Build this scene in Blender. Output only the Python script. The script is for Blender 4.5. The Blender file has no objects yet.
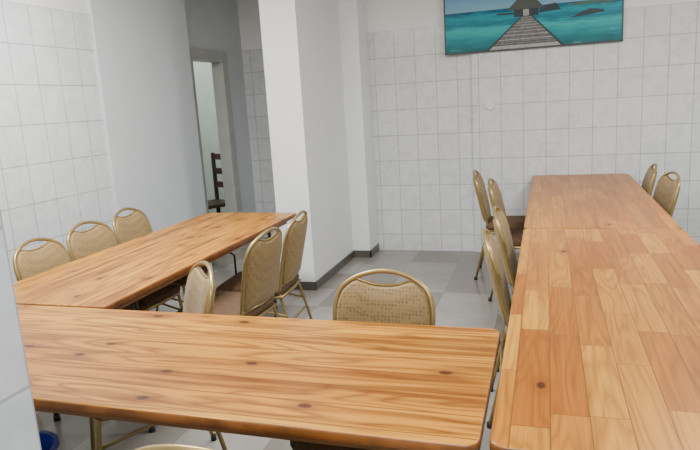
import bpy, bmesh, math, random
from mathutils import Vector, Matrix
random.seed(4)
scene = bpy.context.scene
COL = scene.collection

# ------------------------------------------------------------ node helpers
def new_mat(name):
    m = bpy.data.materials.new(name); m.use_nodes = True
    nt = m.node_tree
    b = nt.nodes["Principled BSDF"]
    return m, nt, b
def N(nt, t, **kw):
    n = nt.nodes.new(t)
    for k, v in kw.items(): setattr(n, k, v)
    return n
def setin(n, d):
    for k, v in d.items(): n.inputs[k].default_value = v
def c4(c): return (c[0], c[1], c[2], 1)
def math_n(nt, op, a, b=None, clamp=False):
    n = N(nt, 'ShaderNodeMath', operation=op); n.use_clamp = clamp
    for i, v in enumerate((a, b)):
        if v is None: continue
        if isinstance(v, (int, float)): n.inputs[i].default_value = v
        else: nt.links.new(v, n.inputs[i])
    return n.outputs[0]
def mixc(nt, fac, a, b, blend='MIX'):
    n = N(nt, 'ShaderNodeMix', data_type='RGBA', blend_type=blend)
    for i, v in ((0, fac), (6, a), (7, b)):
        if isinstance(v, (int, float)): n.inputs[i].default_value = v
        elif isinstance(v, tuple): n.inputs[i].default_value = c4(v)
        else: nt.links.new(v, n.inputs[i])
    return n.outputs[2]
def ramp(nt, fac, stops):
    n = N(nt, 'ShaderNodeValToRGB')
    e = n.color_ramp.elements
    while len(e) < len(stops): e.new(0.5)
    for i, (p, c) in enumerate(stops):
        e[i].position = p; e[i].color = c4(c)
    nt.links.new(fac, n.inputs[0]); return n.outputs[0]

def simple(name, col, rough=0.5, metal=0.0, noise=0.06, scale=8, bump=0.0):
    m, nt, b = new_mat(name)
    tc = N(nt, 'ShaderNodeTexCoord')
    nz = N(nt, 'ShaderNodeTexNoise'); setin(nz, {'Scale': scale, 'Detail': 4})
    nt.links.new(tc.outputs['Object'], nz.inputs['Vector'])
    lo = tuple(max(0, x*(1-noise)) for x in col); hi = tuple(min(1, x*(1+noise)) for x in col)
    nt.links.new(ramp(nt, nz.outputs['Fac'], [(0.3, lo), (0.7, hi)]), b.inputs['Base Color'])
    setin(b, {'Roughness': rough, 'Metallic': metal})
    if bump:
        bp = N(nt, 'ShaderNodeBump'); setin(bp, {'Strength': bump, 'Distance': 0.01})
        nt.links.new(nz.outputs['Fac'], bp.inputs['Height']); nt.links.new(bp.outputs[0], b.inputs['Normal'])
    return m

def tile_mat(name, axis, top, tw=0.2, th=0.25, base=(0.74, 0.775, 0.79), off=(0, 0)):
    m, nt, b = new_mat(name)
    tc = N(nt, 'ShaderNodeTexCoord'); sp = N(nt, 'ShaderNodeSeparateXYZ')
    nt.links.new(tc.outputs['Object'], sp.inputs[0])
    h = math_n(nt, 'ADD', sp.outputs[axis], 20 + off[0]); z = math_n(nt, 'ADD', sp.outputs[2], off[1])
    cb = N(nt, 'ShaderNodeCombineXYZ'); nt.links.new(h, cb.inputs[0]); nt.links.new(z, cb.inputs[1])
    br = N(nt, 'ShaderNodeTexBrick'); br.offset = 0.0; br.squash = 1.0
    setin(br, {'Color1': c4(base), 'Color2': c4(tuple(x*0.95 for x in base)), 'Mortar': (0.36, 0.38, 0.39, 1),
               'Scale': 1.0, 'Mortar Size': 0.0028, 'Mortar Smooth': 0.1, 'Bias': 0.0, 'Brick Width': tw, 'Row Height': th})
    nt.links.new(cb.outputs[0], br.inputs['Vector'])
    nz = N(nt, 'ShaderNodeTexNoise'); setin(nz, {'Scale': 9.0, 'Detail': 5, 'Distortion': 1.6})
    nt.links.new(tc.outputs['Object'], nz.inputs['Vector'])
    mb = ramp(nt, nz.outputs['Fac'], [(0.35, (0.88, 0.89, 0.90)), (0.6, (1, 1, 1))])
    tile = mixc(nt, 1.0, br.outputs['Color'], mb, 'MULTIPLY')
    isp = math_n(nt, 'GREATER_THAN', sp.outputs[2], top)
    nt.links.new(mixc(nt, isp, tile, (0.82, 0.83, 0.83)), b.inputs['Base Color'])
    rg = math_n(nt, 'ADD', math_n(nt, 'MULTIPLY', isp, 0.4), 0.2)
    nt.links.new(rg, b.inputs['Roughness'])
    hh = math_n(nt, 'SUBTRACT', math_n(nt, 'MULTIPLY', nz.outputs['Fac'], 0.25), br.outputs['Fac'])
    hh = math_n(nt, 'MULTIPLY', hh, math_n(nt, 'SUBTRACT', 1.0, isp))
    bp = N(nt, 'ShaderNodeBump'); setin(bp, {'Strength': 0.35, 'Distance': 0.004})
    nt.links.new(hh, bp.inputs['Height']); nt.links.new(bp.outputs[0], b.inputs['Normal'])
    return m

def wood_mat(name, along, L, W, seed, light, mid, dark, varr=0.5, knots=0.55, grain=1.0, rough=0.34, streak=0.6, rowrand=0.0, seam=0.0013):
    """along: 0 -> grain along X, 1 -> along Y"""
    m, nt, b = new_mat(name)
    tc = N(nt, 'ShaderNodeTexCoord'); sp = N(nt, 'ShaderNodeSeparateXYZ')
    nt.links.new(tc.outputs['Object'], sp.inputs[0])
    A = math_n(nt, 'ADD', sp.outputs[along], 10.03+seed); C = math_n(nt, 'ADD', sp.outputs[1-along], 10.0)
    row = math_n(nt, 'FLOOR', math_n(nt, 'DIVIDE', C, W))
    wn = N(nt, 'ShaderNodeTexWhiteNoise', noise_dimensions='1D'); nt.links.new(math_n(nt, 'ADD', row, seed*7.3), wn.inputs['W'])
    rr = wn.outputs['Value']
    wob = N(nt, 'ShaderNodeTexNoise', noise_dimensions='2D'); setin(wob, {'Scale': 1.0, 'Detail': 0})
    wv = N(nt, 'ShaderNodeCombineXYZ'); nt.links.new(math_n(nt, 'MULTIPLY', A, 0.7), wv.inputs[0]); nt.links.new(math_n(nt, 'MULTIPLY', row, 5.3), wv.inputs[1])
    nt.links.new(wv.outputs[0], wob.inputs['Vector'])
    A2 = math_n(nt, 'ADD', A, math_n(nt, 'MULTIPLY', rr, rowrand))
    A2 = math_n(nt, 'ADD', A2, math_n(nt, 'MULTIPLY', wob.outputs['Fac'], rowrand*0.8))
    v = N(nt, 'ShaderNodeCombineXYZ'); nt.links.new(A2, v.inputs[0]); nt.links.new(C, v.inputs[1])
    br = N(nt, 'ShaderNodeTexBrick'); br.offset = 0.37; br.offset_frequency = 2; br.squash = 1.0
    setin(br, {'Color1': (0, 0, 0, 1), 'Color2': (1, 1, 1, 1), 'Mortar': (0.5, 0.5, 0.5, 1), 'Scale': 1.0,
               'Mortar Size': seam, 'Mortar Smooth': 0.1, 'Bias': 0.0, 'Brick Width': L, 'Row Height': W})
    nt.links.new(v.outputs[0], br.inputs['Vector'])
    rnd = N(nt, 'ShaderNodeSeparateColor'); nt.links.new(br.outputs['Color'], rnd.inputs[0])
    R = rnd.outputs[0]
    s = math_n(nt, 'ADD', math_n(nt, 'MULTIPLY', R, 37.0), math_n(nt, 'MULTIPLY', row, 3.17))
    gv = N(nt, 'ShaderNodeCombineXYZ')
    nt.links.new(math_n(nt, 'ADD', math_n(nt, 'MULTIPLY', A, 0.8), s), gv.inputs[0])
    nt.links.new(math_n(nt, 'MULTIPLY', C, 8.0), gv.inputs[1]); nt.links.new(s, gv.inputs[2])
    n1 = N(nt, 'ShaderNodeTexNoise'); setin(n1, {'Scale': 1.4, 'Detail': 1.5, 'Roughness': 0.4, 'Distortion': 0.2})
    nt.links.new(gv.outputs[0], n1.inputs['Vector'])
    ring = math_n(nt, 'ABSOLUTE', math_n(nt, 'SINE', math_n(nt, 'MULTIPLY', n1.outputs['Fac'], 34.0)))
    gv2 = N(nt, 'ShaderNodeCombineXYZ')
    nt.links.new(math_n(nt, 'MULTIPLY', A, 3.0), gv2.inputs[0]); nt.links.new(math_n(nt, 'MULTIPLY', C, 160.0), gv2.inputs[1]); nt.links.new(s, gv2.inputs[2])
    n2 = N(nt, 'ShaderNodeTexNoise'); setin(n2, {'Scale': 1.0, 'Detail': 2})
    nt.links.new(gv2.outputs[0], n2.inputs['Vector'])
    gv3 = N(nt, 'ShaderNodeCombineXYZ')
    nt.links.new(math_n(nt, 'MULTIPLY', A, 0.9), gv3.inputs[0]); nt.links.new(math_n(nt, 'MULTIPLY', C, 24.0), gv3.inputs[1]); nt.links.new(math_n(nt, 'MULTIPLY', row, 2.1), gv3.inputs[2])
    n3 = N(nt, 'ShaderNodeTexNoise'); setin(n3, {'Scale': 1.0, 'Detail': 3})
    nt.links.new(gv3.outputs[0], n3.inputs['Vector'])
    tone = R if L < 3 else rr
    base = mixc(nt, math_n(nt, 'MULTIPLY', tone, varr), light, mid)
    gf = math_n(nt, 'MULTIPLY', math_n(nt, 'POWER', math_n(nt, 'SUBTRACT', 1.0, ring), 1.3), 0.7*grain)
    col = mixc(nt, gf, base, dark)
    sf = ramp(nt, n3.outputs['Fac'], [(0.50, (0, 0, 0)), (0.66, (1, 1, 1))])
    col = mixc(nt, math_n(nt, 'MULTIPLY', sf, streak), col, dark)
    f2 = ramp(nt, n2.outputs['Fac'], [(0.3, (0.80, 0.80, 0.80)), (0.7, (1.08, 1.08, 1.08))])
    col = mixc(nt, 1.0, col, f2, 'MULTIPLY')
    if knots:
        kv = N(nt, 'ShaderNodeCombineXYZ')
        nt.links.new(math_n(nt, 'MULTIPLY', A, 3.4), kv.inputs[0]); nt.links.new(math_n(nt, 'MULTIPLY', C, 6.0), kv.inputs[1])
        vo = N(nt, 'ShaderNodeTexVoronoi', voronoi_dimensions='2D'); setin(vo, {'Scale': 1.0, 'Randomness': 1.0})
        nt.links.new(kv.outputs[0], vo.inputs['Vector'])
        vs = N(nt, 'ShaderNodeSeparateColor'); nt.links.new(vo.outputs['Color'], vs.inputs[0])
        pick = math_n(nt, 'GREATER_THAN', vs.outputs[0], knots)
        kf = ramp(nt, vo.outputs['Distance'], [(0.05, (1, 1, 1)), (0.085, (0, 0, 0))])
        halo = ramp(nt, vo.outputs['Distance'], [(0.05, (1, 1, 1)), (0.3, (0, 0, 0))])
        col = mixc(nt, math_n(nt, 'MULTIPLY', math_n(nt, 'MULTIPLY', halo, pick), 0.5), col, dark)
        col = mixc(nt, math_n(nt, 'MULTIPLY', math_n(nt, 'MULTIPLY', kf, pick), 0.9), col, (0.05, 0.014, 0.005))
    col = mixc(nt, math_n(nt, 'MULTIPLY', br.outputs['Fac'], 0.8), col, (0.10, 0.035, 0.008))
    nt.links.new(col, b.inputs['Base Color'])
    setin(b, {'Roughness': rough, 'Specular IOR Level': 0.28})
    return m

# ------------------------------------------------------------ materials
M_tile_back = tile_mat("tile_back", 0, 2.17, off=(0.0, 0.08), base=(0.72, 0.74, 0.745))
M_tile_left = tile_mat("tile_left", 1, 2.25, off=(0.05, 0.0), base=(0.70, 0.75, 0.76))
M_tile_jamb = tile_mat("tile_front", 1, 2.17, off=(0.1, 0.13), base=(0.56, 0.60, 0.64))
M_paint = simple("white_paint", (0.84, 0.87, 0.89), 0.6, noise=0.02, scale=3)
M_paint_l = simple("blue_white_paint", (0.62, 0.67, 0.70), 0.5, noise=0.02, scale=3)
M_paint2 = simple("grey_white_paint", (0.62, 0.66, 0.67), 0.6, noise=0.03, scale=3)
M_ceiling = simple("ceiling_paint", (0.8, 0.8, 0.8), 0.8, noise=0.02)
M_base = simple("skirting_tile", (0.10, 0.09, 0.08), 0.35, noise=0.15)
M_gold = simple("champagne_gold_metal", (0.38, 0.28, 0.115), 0.36, metal=0.7, noise=0.08)
M_seat = simple("brown_seat_fabric", (0.10, 0.055, 0.025), 0.85, noise=0.2, scale=60, bump=0.3)
M_steel = simple("dark_steel_tube", (0.04, 0.04, 0.04), 0.4, metal=0.6)
M_edge = simple("table_edge_varnish", (0.20, 0.07, 0.014), 0.4, noise=0.4, scale=12)
M_under = simple("table_underside", (0.25, 0.12, 0.045), 0.7, noise=0.2)
M_frame = simple("door_frame_paint", (0.46, 0.46, 0.44), 0.5)
M_plastic = simple("blue_plastic", (0.015, 0.04, 0.45), 0.35)
M_dark = simple("picture_frame_dark", (0.03, 0.035, 0.04), 0.4)
M_brown = simple("dark_brown_wood", (0.05, 0.022, 0.012), 0.5, noise=0.3)
M_white = simple("white_plastic", (0.72, 0.72, 0.70), 0.4)

def fabric():
    m, nt, b = new_mat("khaki_patterned_fabric")
    tc = N(nt, 'ShaderNodeTexCoord')
    vo = N(nt, 'ShaderNodeTexVoronoi'); setin(vo, {'Scale': 75.0, 'Randomness': 0.35})
    nt.links.new(tc.outputs['Object'], vo.inputs['Vector'])
    c = ramp(nt, vo.outputs['Distance'], [(0.15, (0.155, 0.098, 0.034)), (0.5, (0.28, 0.185, 0.07))])
    nt.links.new(c, b.inputs['Base Color']); setin(b, {'Roughness': 0.6, 'Sheen Weight': 0.1})
    bp = N(nt, 'ShaderNodeBump'); setin(bp, {'Strength': 0.3, 'Distance': 0.003})
    nt.links.new(vo.outputs['Distance'], bp.inputs['Height']); nt.links.new(bp.outputs[0], b.inputs['Normal'])
    return m
M_fabric = fabric()

def floor_mat():
    m, nt, b = new_mat("floor_tiles")
    tc = N(nt, 'ShaderNodeTexCoord'); mp = N(nt, 'ShaderNodeMapping'); mp.inputs['Location'].default_value = (20.12, 20.05, 0)
    nt.links.new(tc.outputs['Object'], mp.inputs[0])
    br = N(nt, 'ShaderNodeTexBrick'); br.offset = 0.0
    setin(br, {'Color1': (0.33, 0.32, 0.295, 1), 'Color2': (0.18, 0.155, 0.13, 1), 'Mortar': (0.17, 0.16, 0.145, 1),
               'Scale': 1.0, 'Mortar Size': 0.002, 'Bias': -0.15, 'Brick Width': 0.45, 'Row Height': 0.45})
    nt.links.new(mp.outputs[0], br.inputs['Vector'])
    nz = N(nt, 'ShaderNodeTexNoise'); setin(nz, {'Scale': 5.0, 'Detail': 6})
    nt.links.new(tc.outputs['Object'], nz.inputs['Vector'])
    col = mixc(nt, 1.0, br.outputs['Color'], ramp(nt, nz.outputs['Fac'], [(0.3, (0.85, 0.85, 0.85)), (0.7, (1, 1, 1))]), 'MULTIPLY')
    nt.links.new(col, b.inputs['Base Color']); setin(b, {'Roughness': 0.2})
    return m
M_floor = floor_mat()

LIGHT = (0.62, 0.285, 0.03); MID = (0.45, 0.165, 0.014); DARK = (0.15, 0.036, 0.003)
M_wood_front = wood_mat("pine_planks_front", 0, 9.0, 0.105, 0.0, LIGHT, MID, DARK, 0.8, streak=0.7, seam=0.002)
M_wood_left = wood_mat("pine_planks_left", 1, 9.0, 0.10, 2.3, LIGHT, MID, DARK, 0.8, streak=0.8, seam=0.002)
M_wood_right = wood_mat("pine_blocks_near", 1, 0.50, 0.09, 1.1, (0.61, 0.28, 0.032), (0.36, 0.115, 0.010), (0.17, 0.045, 0.004), 1.0, knots=0.9, grain=0.6, streak=0.3, rowrand=0.7)
M_wood_far = wood_mat("pine_blocks_far", 1, 0.42, 0.075, 3.4, (0.55, 0.235, 0.03), (0.36, 0.115, 0.012), (0.17, 0.045, 0.004), 0.9, knots=0.9, grain=0.6, streak=0.35, rowrand=0.7)

# ------------------------------------------------------------ geometry helpers
def add_box(bm, lo, hi, mat=0, bevel=0.0, seg=2):
    r = bmesh.ops.create_cube(bm, size=1.0)
    vs = r['verts']
    for v in vs:
        v.co = Vector(((lo[i]+hi[i])/2 + v.co[i]*(hi[i]-lo[i])) for i in range(3))
    fs = set(f for v in vs for f in v.link_faces)
    for f in fs: f.material_index = mat
    if bevel:
        es = set(e for v in vs for e in v.link_edges)
        o = bmesh.ops.bevel(bm, geom=list(es), offset=bevel, segments=seg, affect='EDGES', profile=0.5)
        for f in o['faces']: f.material_index = mat
def tube(bm, pts, r, mat=0, seg=10, closed=False, caps=True):
    P = [Vector(p) for p in pts]; n = len(P)
    rings = []; prev = None
    for i, p in enumerate(P):
        if closed: d = (P[(i+1) % n]-P[i-1]).normalized()
        elif i == 0: d = (P[1]-P[0]).normalized()
        elif i == n-1: d = (P[-1]-P[-2]).normalized()
        else: d = ((P[i+1]-p).normalized()+(p-P[i-1]).normalized()).normalized()
        if prev is None:
            a = Vector((0, 0, 1)) if abs(d.z) < 0.9 else Vector((1, 0, 0))
            u = d.cross(a).normalized()
        else:
            u = (prev - d*prev.dot(d)).normalized()
        prev = u; w = d.cross(u)
        rings.append([bm.verts.new(p+u*r*math.cos(t)+w*r*math.sin(t)) for t in [2*math.pi*k/seg for k in range(seg)]])
    m = n if closed else n-1
    for i in range(m):
        A, B = rings[i], rings[(i+1) % n]
        for k in range(seg):
            f = bm.faces.new((A[k], A[(k+1) % seg], B[(k+1) % seg], B[k])); f.material_index = mat; f.smooth = True
    if caps and not closed:
        for R, rev in ((rings[0], True), (rings[-1], False)):
            f = bm.faces.new(R[::-1] if rev else R); f.material_index = mat
def finish(bm, name, mats, loc=(0, 0, 0), smooth=False, rotz=0, parent=None):
    bmesh.ops.recalc_face_normals(bm, faces=bm.faces)
    me = bpy.data.meshes.new(name); bm.to_mesh(me); bm.free()
    for m in mats: me.materials.append(m)
    if smooth:
        for p in me.polygons: p.use_smooth = True
        try: me.set_sharp_from_angle(angle=math.radians(38))
        except Exception: pass
    ob = bpy.data.objects.new(name, me); COL.objects.link(ob)
    ob.location = loc; ob.rotation_euler = (0, 0, rotz)
    if parent: ob.parent = parent
    return ob
def boxes(name, lst, mats):
    bm = bmesh.new()
    for e in lst: add_box(bm, e[0], e[1], e[2] if len(e) > 2 else 0)
    return finish(bm, name, mats)
def catmull(pts, k=6, closed=False):
    P = [Vector(p) for p in pts]; n = len(P); out = []
    rng = range(n) if closed else range(n-1)
    for i in rng:
        p1 = P[i]; p2 = P[(i+1) % n]
        p0 = P[i-1] if (closed or i > 0) else p1; p3 = P[(i+2) % n] if (closed or i+2 < n) else p2
        for j in range(k):
            t = j/k
            out.append(0.5*((2*p1)+(-p0+p2)*t+(2*p0-5*p1+4*p2-p3)*t*t+(-p0+3*p1-3*p2+p3)*t**3))
    if not closed: out.append(P[-1])
    return out

# ------------------------------------------------------------ room shell
CH = 2.9
boxes("floor", [((-5.2, -2.0, -0.1), (3.1, 7.6, 0.0))], [M_floor])
boxes("ceiling", [((-5.2, -2.0, CH), (3.1, 7.6, CH+0.1))], [M_ceiling])
boxes("wall_back", [((-1.84, 6.06, 0), (-0.66, 6.2, CH)), ((-0.66, 6.03, 0), (3.1, 6.2, CH))], [M_tile_back])
boxes("wall_right", [((3.0, -2.0, 0), (3.1, 6.03, CH))], [M_tile_left])
boxes("wall_rear", [((-3.3, -2.1, 0), (3.1, -2.0, CH))], [M_paint])
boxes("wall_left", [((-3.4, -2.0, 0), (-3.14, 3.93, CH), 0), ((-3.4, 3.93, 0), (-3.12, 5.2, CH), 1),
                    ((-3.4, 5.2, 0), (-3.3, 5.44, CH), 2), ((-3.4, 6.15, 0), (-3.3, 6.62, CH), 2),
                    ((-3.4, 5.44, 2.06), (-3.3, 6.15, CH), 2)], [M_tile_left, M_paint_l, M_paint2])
boxes("wall_alcove", [((-3.4, 6.62, 0), (-2.12, 6.72, CH))], [M_tile_back])
boxes("wall_partition", [((-2.135, 4.65, 0), (-1.835, 6.72, CH)), ((-1.835, 5.75, 0), (-1.66, 6.06, CH))], [M_paint])
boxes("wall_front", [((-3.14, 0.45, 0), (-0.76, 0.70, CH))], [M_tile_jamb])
boxes("wall_side_room", [((-5.2, 7.0, 0), (-3.4, 7.1, CH)), ((-5.2, 4.6, 0), (-5.1, 7.0, CH)), ((-5.2, 4.5, 0), (-3.4, 4.6, CH))],
      [simple("side_room_paint", (0.60, 0.68, 0.62), 0.7)])
boxes("baseboard_partition", [((-1.835, 4.64, 0), (-1.823, 5.75, 0.07)), ((-1.66, 5.738, 0), (-1.648, 6.05, 0.07)), ((-1.835, 5.738, 0), (-1.648, 5.75, 0.07)),
                              ((-2.145, 4.638, 0), (-1.823, 4.65, 0.07))], [M_base])
bm = bmesh.new()
for lo, hi in (((-3.41, 5.442, 0), (-3.272, 5.50, 2.03)), ((-3.41, 6.09, 0), (-3.272, 6.148, 2.03)), ((-3.41, 5.442, 2.02), (-3.272, 6.148, 2.058)),
               ((-3.299, 5.39, 0), (-3.272, 5.46, 2.05)), ((-3.299, 6.14, 0), (-3.272, 6.21, 2.05)), ((-3.299, 5.39, 2.05), (-3.272, 6.21, 2.12))):
    add_box(bm, lo, hi, 0, 0.004)
finish(bm, "door_frame", [M_frame])

# ------------------------------------------------------------ ceiling lamps
def lamp(x, y, w, sy=0.3, sx=1.2, col=(1.0, 0.985, 0.96)):
    bm = bmesh.new()
    add_box(bm, (-sx/2, -sy/2, -0.05), (sx/2, sy/2, 0), 0, 0.01)
    m, nt, b = new_mat("lamp_diffuser"); setin(b, {'Base Color': (0.9, 0.9, 0.9, 1), 'Emission Color': c4(col), 'Emission Strength': 2.0})
    add_box(bm, (-sx/2+0.02, -sy/2+0.02, -0.07), (sx/2-0.02, sy/2-0.02, -0.048), 1, 0.005)
    o = finish(bm, "ceiling_lamp", [M_white, m], (x, y, CH))
    ld = bpy.data.lights.new("lamp_light", 'AREA'); ld.shape = 'RECTANGLE'; ld.size = sx; ld.size_y = sy; ld.energy = w; ld.color = col
    lo = bpy.data.objects.new("lamp_light", ld); COL.objects.link(lo); lo.parent = o; lo.location = (0, 0, -0.08)
lamp(-0.1, 0.1, 95)
lamp(-1.9, 2.6, 125)
lamp(1.3, 3.7, 90)
lamp(-4.2, 6.1, 22, sx=0.6)

# ------------------------------------------------------------ tables
def table(name, x0, x1, y0, y1, mat, along, inset=0.32):
    cx, cy = (x0+x1)/2, (y0+y1)/2; hx, hy = (x1-x0)/2, (y1-y0)/2
    root = bpy.data.objects.new(name, None); COL.objects.link(root); root.location = (cx, cy, 0)
    r = 0.035; out = []
    for sx, sy, a0 in ((1, 1, 0), (-1, 1, 90), (-1, -1, 180), (1, -1, 270)):
        for k in range(7):
            a = math.radians(a0+15*k)
            out.append((sx*(hx-r)+r*math.cos(a), sy*(hy-r)+r*math.sin(a)))
    bm = bmesh.new()
    def loop(ins, z):
        return [bm.verts.new((x*(1-ins/hx), y*(1-ins/hy), z)) for x, y in out]
    Ls = [loop(0.006, 0.718), loop(0, 0.724), loop(0, 0.744), loop(0.002, 0.7485), loop(0.006, 0.75)]
    n = len(out)
    for i in range(4):
        for k in range(n):
            f = bm.faces.new((Ls[i][k], Ls[i][(k+1) % n], Ls[i+1][(k+1) % n], Ls[i+1][k])); f.material_index = 1 if i < 3 else 0; f.smooth = True
    bm.faces.new(Ls[-1]).material_index = 0
    bm.faces.new(Ls[0][::-1]).material_index = 2
    finish(bm, "tabletop", [mat, M_edge, M_under], parent=root)
    bm = bmesh.new()
    if along == 0: T = lambda a, c, z: (a, c, z); la, lc = hx, hy
    else: T = lambda a, c, z: (c, a, z); la, lc = hy, hx
    for s in (-1, 1):
        a = s*(la-inset); c = lc-0.09
        pts = catmull([T(a, -c, 0.012), T(a, -c, 0.35), T(a, -c, 0.66), T(a, -c+0.05, 0.705), T(a, 0, 0.705), T(a, c-0.05, 0.705), T(a, c, 0.66), T(a, c, 0.35), T(a, c, 0.012)], 3)
        tube(bm, pts, 0.0125, 0)
        tube(bm, [T(a, -c, 0.22), T(a, c, 0.22)], 0.010, 0)
        tube(bm, [T(a, 0, 0.22), T(a, 0, 0.5), T(a-s*0.36, 0, 0.705)], 0.008, 0)
        for q in (-c, c): tube(bm, [T(a, q, 0.0), T(a, q, 0.03)], 0.017, 0)
    finish(bm, "folding_legs", [M_steel], parent=root)
    bm = bmesh.new()
    for s in (-1, 1):
        p = T(-(la-0.12), s*(lc-0.05)-0.015, 0.69); q = T(la-0.12, s*(lc-0.05)+0.015, 0.719)
        add_box(bm, [min(p[i], q[i]) for i in range(3)], [max(p[i], q[i]) for i in range(3)], 0, 0.003)
    finish(bm, "battens", [M_under], parent=root)
    return root
table("folding_table", -2.50, -0.142, 1.275, 2.015, M_wood_front, 0, 0.22)
table("folding_table", -2.50, -1.745, 2.025, 4.17, M_wood_left, 1)
table("folding_table", -0.122, 0.705, 1.285, 3.63, M_wood_right, 1, 0.45)
table("folding_table", -0.122, 0.705, 3.638, 6.015, M_wood_far, 1)

# ------------------------------------------------------------ banquet chair
def chair_mesh():
    bm = bmesh.new()
    W = 0.93
    def B(u, s, d=0.0):
        ang = math.radians(13)
        y = -0.215 - s*math.sin(ang) + d*math.cos(ang) + 0.54*u*u
        z = 0.46 + s*math.cos(ang) + d*math.sin(ang)
        return Vector((u*W, y, z))
    side = [(0.180, -0.02), (0.192, 0.12), (0.202, 0.24), (0.201, 0.32), (0.180, 0.38), (0.125, 0.418), (0.06, 0.438), (0, 0.444)]
    full = side + [(-u, s) for u, s in side[-2::-1]]
    sm = catmull([(u, s, 0) for u, s in full], 4)
    legs_r = [(0.20, -0.30, 0.0), (0.192, -0.25, 0.22)]
    pts = [Vector((p[0]*W, p[1], p[2])) for p in legs_r] + [B(p.x, p.y) for p in sm] + [Vector((-p[0]*W, p[1], p[2])) for p in legs_r[::-1]]
    tube(bm, pts, 0.0095, 0, 10)
    ps = [(0.168, 0.03), (0.183, 0.12), (0.193, 0.24), (0.192, 0.315), (0.172, 0.37), (0.125, 0.407), (0.09, 0.402), (0.05, 0.390), (0, 0.386)]
    pf = ps + [(-u, s) for u, s in ps[-2::-1]]
    psm = catmull([(u, s, 0) for u, s in pf], 3)
    def ring(scale, d):
        return [bm.verts.new(B(p.x*scale, 0.2+(p.y-0.2)*scale, d)) for p in psm]
    def ctr(d): return bm.verts.new(B(0, 0.2, d))
    for sgn in (1, -1):
        Ls = [ring(1.0, 0.0), ring(0.99, sgn*0.012), ring(0.945, sgn*0.019), ring(0.6, sgn*0.024), ring(0.25, sgn*0.025)]
        n = len(psm)
        for i in range(4):
            for k in range(n):
                f = bm.faces.new((Ls[i][k], Ls[i][(k+1) % n], Ls[i+1][(k+1) % n], Ls[i+1][k])); f.material_index = 1; f.smooth = True
        c = ctr(sgn*0.025)
        for k in range(n):
            f = bm.faces.new((Ls[-1][k], Ls[-1][(k+1) % n], c)); f.material_index = 1; f.smooth = True
    lip = catmull([(0.12, 0.416, 0), (0.09, 0.406, 0), (0.05, 0.395, 0), (0, 0.391, 0), (-0.05, 0.395, 0), (-0.09, 0.406, 0), (-0.12, 0.416, 0)], 3)
    tube(bm, [B(p.x, p.y) for p in lip], 0.006, 0, 8)
    tube(bm, [B(0.182, 0.02), B(0, 0.02), B(-0.182, 0.02)], 0.009, 0, 8)
    z = 0.415
    tube(bm, [(0.19*W, 0.19, z), (0.2*W, 0.0, z), (0.19*W, -0.21, z), (0, -0.215, z), (-0.19*W, -0.21, z), (-0.2*W, 0, z), (-0.19*W, 0.19, z), (0, 0.205, z)], 0.011, 0, 8, closed=True)
    for s in (-W, W):
        tube(bm, catmull([(s*0.19, 0.185, 0.42), (s*0.195, 0.20, 0.30), (s*0.20, 0.225, 0.0)], 4), 0.0105, 0, 10)
        tube(bm, [(s*0.196, -0.235, 0.30), (s*0.20, 0.0, 0.345), (s*0.195, 0.197, 0.30)], 0.007, 0, 8)
        for y in (0.226, -0.30): tube(bm, [(s*0.20, y, 0.0), (s*0.20, y, 0.025)], 0.014, 3, 10)
    tube(bm, [(-0.192*W, -0.243, 0.25), (0.192*W, -0.243, 0.25)], 0.007, 0, 8)
    o = []
    for cx, cy, a0 in ((0.155, 0.165, 0), (-0.155, 0.165, 90), (-0.145, -0.165, 180), (0.145, -0.165, 270)):
        for k in range(6):
            a = math.radians(a0+18*k); o.append((cx+0.05*math.cos(a), cy+0.05*math.sin(a)))
    def sl(sc, z): return [bm.verts.new((x*sc, y*sc, z)) for x, y in o]
    Ls = [sl(0.9, 0.418), sl(0.97, 0.424), sl(1.0, 0.445), sl(0.985, 0.462), sl(0.93, 0.474), sl(0.7, 0.483), sl(0.35, 0.486)]
    n = len(o)
    for i in range(len(Ls)-1):
        for k in range(n):
            f = bm.faces.new((Ls[i][k], Ls[i][(k+1) % n], Ls[i+1][(k+1) % n], Ls[i+1][k])); f.material_index = 2; f.smooth = True
    for L in (Ls[0][::-1], Ls[-1]):
        f = bm.faces.new(L); f.material_index = 2; f.smooth = True
    bmesh.ops.recalc_face_normals(bm, faces=bm.faces)
    me = bpy.data.meshes.new("banquet_chair"); bm.to_mesh(me); bm.free()
    for m in (M_gold, M_fabric, M_seat, M_steel): me.materials.append(m)
    return me
CM = chair_mesh()
def chair(bx, by, face_deg):
    """bx,by = plan position of the top of the back; face_deg: heading of the sitter (0=+X,90=+Y)"""
    a = math.radians(face_deg-90)
    off = Matrix.Rotation(a, 3, 'Z') @ Vector((0, -0.31, 0))
    ob = bpy.data.objects.new("banquet_chair", CM); COL.objects.link(ob)
    ob.location = (bx-off.x, by-off.y, 0); ob.rotation_euler = (0, 0, a)
chair(-2.64, 2.60, 2); chair(-2.70, 3.07, -3); chair(-2.76, 3.54, 2)
chair(-1.355, 2.21, 224); chair(-1.38, 2.90, 176); chair(-1.40, 3.40, 184)
chair(-0.575, 2.17, 268)
chair(-0.645, 0.925, 91)
chair(-0.27, 2.88, 4); chair(-0.27, 3.50, 0); chair(-0.40, 4.72, -2); chair(-0.57, 5.27, 0)
chair(0.87, 4.88, 190); chair(0.83, 5.42, 178); chair(0.86, 3.42, 180)

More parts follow.
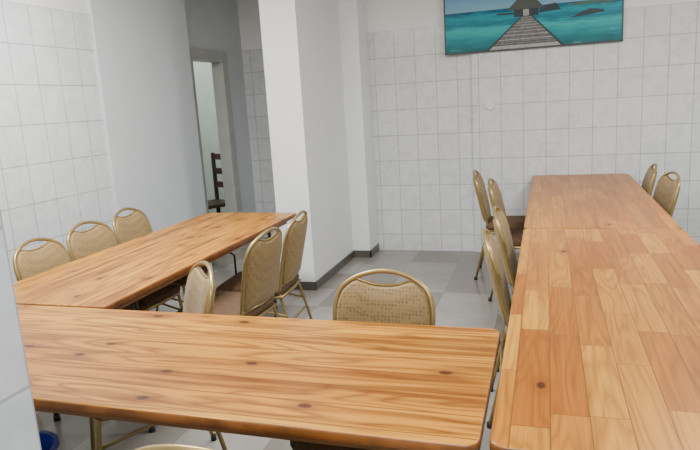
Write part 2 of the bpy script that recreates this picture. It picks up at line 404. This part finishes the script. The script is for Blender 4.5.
# ------------------------------------------------------------ picture
root = bpy.data.objects.new("sea_picture", None); COL.objects.link(root); root.location = (-0.135, 6.03, 1.91)
PW, PH = 1.51, 0.84
m, nt, b = new_mat("sea_print")
tc = N(nt, 'ShaderNodeTexCoord'); sp = N(nt, 'ShaderNodeSeparateXYZ'); nt.links.new(tc.outputs['Object'], sp.inputs[0])
nz = N(nt, 'ShaderNodeTexNoise'); setin(nz, {'Scale': 4.0, 'Detail': 8, 'Roughness': 0.65}); mp = N(nt, 'ShaderNodeMapping'); mp.inputs['Scale'].default_value = (1, 1, 7)
nt.links.new(tc.outputs['Object'], mp.inputs[0]); nt.links.new(mp.outputs[0], nz.inputs['Vector'])
hz = math_n(nt, 'ADD', math_n(nt, 'DIVIDE', sp.outputs[2], PH), math_n(nt, 'MULTIPLY', math_n(nt, 'SUBTRACT', nz.outputs['Fac'], 0.5), 0.22))
sea = ramp(nt, hz, [(0.0, (0.01, 0.10, 0.12)), (0.12, (0.01, 0.22, 0.25)), (0.22, (0.03, 0.40, 0.40)), (0.28, (0.006, 0.16, 0.23)), (0.36, (0.01, 0.29, 0.36)), (0.42, (0.004, 0.07, 0.16))])
wv = ramp(nt, nz.outputs['Fac'], [(0.62, (0, 0, 0)), (0.72, (1, 1, 1))])
sea = mixc(nt, math_n(nt, 'MULTIPLY', wv, 0.4), sea, (0.30, 0.60, 0.58))
sky = ramp(nt, math_n(nt, 'DIVIDE', sp.outputs[2], PH), [(0.42, (0.20, 0.42, 0.55)), (0.75, (0.05, 0.2, 0.5))])
isky = math_n(nt, 'GREATER_THAN', sp.outputs[2], 0.42*PH)
nt.links.new(mixc(nt, isky, sea, sky), b.inputs['Base Color']); setin(b, {'Roughness': 0.5, 'Specular IOR Level': 0.3})
bm = bmesh.new(); add_box(bm, (-PW/2, -0.025, 0), (PW/2, 0, PH)); finish(bm, "canvas", [m], parent=root)
bm = bmesh.new()
for lo, hi in (((-PW/2-0.01, -0.03, -0.012), (PW/2+0.01, 0, 0)), ((-PW/2-0.01, -0.03, PH), (PW/2+0.01, 0, PH+0.012)),
               ((-PW/2-0.012, -0.03, -0.012), (-PW/2, 0, PH+0.012)), ((PW/2, -0.03, -0.012), (PW/2+0.012, 0, PH+0.012))):
    add_box(bm, lo, hi)
finish(bm, "frame", [M_dark], parent=root)
bm = bmesh.new()
def quad(pts, mat, d=-0.0262):
    f = bm.faces.new([bm.verts.new((x, d, z)) for x, z in pts]); f.material_index = mat
zt, zb = 0.27, 0.0
def wd(t): return 0.04+0.30*(1-t)**1.1
def xc(t): return -0.03-0.02*(1-t)
quad([(xc(0)-wd(0), zb), (xc(0)+wd(0), zb), (xc(1)+wd(1), zt), (xc(1)-wd(1), zt)], 1, -0.0256)
nP = 26
for i in range(nP):
    t0 = (i/nP)**0.6; t1 = ((i+0.72)/nP)**0.6
    za, zc = zb+(zt-zb)*t0, zb+(zt-zb)*t1
    quad([(xc(t0)-wd(t0), za), (xc(t0)+wd(t0), za), (xc(t1)+wd(t1), zc), (xc(t1)-wd(t1), zc)], 0 if i % 3 else 3)
for sg in (-1, 1):
    quad([(xc(0)+sg*(wd(0)-0.03), zb), (xc(0)+sg*wd(0), zb), (xc(1)+sg*wd(1), zt+0.01), (xc(1)+sg*(wd(1)-0.01), zt+0.01)], 1, -0.0268)
quad([(-0.14, 0.27), (0.07, 0.27), (0.07, 0.34), (-0.14, 0.34)], 1, -0.0266)
quad([(-0.06, 0.275), (-0.01, 0.275), (-0.01, 0.33), (-0.06, 0.33)], 3, -0.0268)
quad([(-0.20, 0.335), (0.12, 0.335), (0.03, 0.43), (-0.10, 0.43)], 2, -0.0270)
quad([(0.07, 0.29), (0.26, 0.30), (0.22, 0.36), (0.10, 0.35)], 1, -0.0268)
quad([(-0.30, 0.30), (-0.14, 0.295), (-0.14, 0.31), (-0.28, 0.315)], 1, -0.0268)
quad([(0.34, 0.22), (0.62, 0.25), (0.60, 0.27), (0.50, 0.285), (0.42, 0.26)], 1, -0.0266)
quad([(0.30, 0.32), (0.70, 0.325), (0.62, 0.355), (0.40, 0.35)], 4, -0.0266)
bmesh.ops.recalc_face_normals(bm, faces=bm.faces)
finish(bm, "boardwalk_print", [simple("print_planks", (0.15, 0.15, 0.15), 0.5, noise=0.3, scale=30), simple("print_dark", (0.012, 0.03, 0.04), 0.5),
       simple("print_roof", (0.06, 0.07, 0.06), 0.5), simple("print_planks_light", (0.32, 0.31, 0.29), 0.5, noise=0.2, scale=30), simple("print_islet", (0.04, 0.12, 0.10), 0.5)], parent=root)

bm = bmesh.new()
bmesh.ops.create_cone(bm, cap_ends=True, segments=32, radius1=0.05, radius2=0.043, depth=0.014, matrix=Matrix.Translation((0, -0.007, 0)) @ Matrix.Rotation(math.radians(90), 4, 'X'))
bmesh.ops.create_cone(bm, cap_ends=True, segments=16, radius1=0.008, radius2=0.006, depth=0.006, matrix=Matrix.Translation((0, -0.016, 0)) @ Matrix.Rotation(math.radians(90), 4, 'X'))
finish(bm, "junction_box_cover", [M_white], (-0.5, 6.03, 1.42), smooth=True)

# blue bucket under the table
bm = bmesh.new()
prof = [(0.0, 0.0), (0.10, 0.0), (0.112, 0.1), (0.13, 0.29), (0.145, 0.295), (0.145, 0.31), (0.127, 0.31), (0.122, 0.29), (0.10, 0.02), (0.0, 0.015)]
S = 32; rs = []
for r, z in prof:
    rs.append([bm.verts.new((r*math.cos(2*math.pi*k/S), r*math.sin(2*math.pi*k/S), z)) for k in range(S)] if r > 0 else [bm.verts.new((0, 0, z))])
for i in range(len(rs)-1):
    A, Bq = rs[i], rs[i+1]
    for k in range(S):
        if len(A) == 1: bm.faces.new((A[0], Bq[(k+1) % S], Bq[k]))
        elif len(Bq) == 1: bm.faces.new((A[k], A[(k+1) % S], Bq[0]))
        else: bm.faces.new((A[k], A[(k+1) % S], Bq[(k+1) % S], Bq[k]))
tube(bm, [(0.14*math.cos(a), 0.14*math.sin(a)*0.9, 0.30-0.02*math.sin(a)) for a in [math.pi*k/12 for k in range(13)]], 0.004, 0)
finish(bm, "plastic_bucket", [M_plastic], (-1.90, 1.64, 0), smooth=True)

# wooden chair in the side room
bm = bmesh.new()
for x in (-0.19, 0.19):
    add_box(bm, (x-0.018, -0.2, 0), (x+0.018, -0.16, 1.03), 0, 0.005)
    add_box(bm, (x-0.018, 0.17, 0), (x+0.018, 0.21, 0.44), 0, 0.005)
    add_box(bm, (x-0.01, -0.17, 0.2), (x+0.01, 0.18, 0.23), 0)
add_box(bm, (-0.21, -0.2, 0.43), (0.21, 0.22, 0.47), 0, 0.01)
for z in (0.95, 0.78, 0.62): add_box(bm, (-0.19, -0.19, z), (0.19, -0.17, z+0.07), 0, 0.004)
finish(bm, "wooden_chair", [M_brown], (-3.72, 6.35, 0), rotz=math.radians(150))

# ------------------------------------------------------------ camera
cam = bpy.data.cameras.new("camera"); co = bpy.data.objects.new("camera", cam); COL.objects.link(co)
F = 620.0
cam.sensor_width = 36; cam.lens = F/700*36; cam.clip_start = 0.02
n_ = Vector((190, 3135, F)).normalized()
vy = -(190*(546-350)+F*F)/3135
Yd = Vector((196, vy, F)).normalized()
Xd = -(Yd.cross(n_)); Xd.normalize()
U = -n_
ax = Vector((Xd.x, Yd.x, U.x)); ay = Vector((Xd.y, Yd.y, U.y)); az = Vector((Xd.z, Yd.z, U.z))
R = Matrix((ax, -ay, -az)).transposed()
co.matrix_world = Matrix.Translation((0, 0, 1.52)) @ R.to_4x4()
scene.camera = co

w = bpy.data.worlds.new("world"); scene.world = w; w.use_nodes = True
w.node_tree.nodes["Background"].inputs[0].default_value = (0.7, 0.75, 0.8, 1)
w.node_tree.nodes["Background"].inputs[1].default_value = 0.5
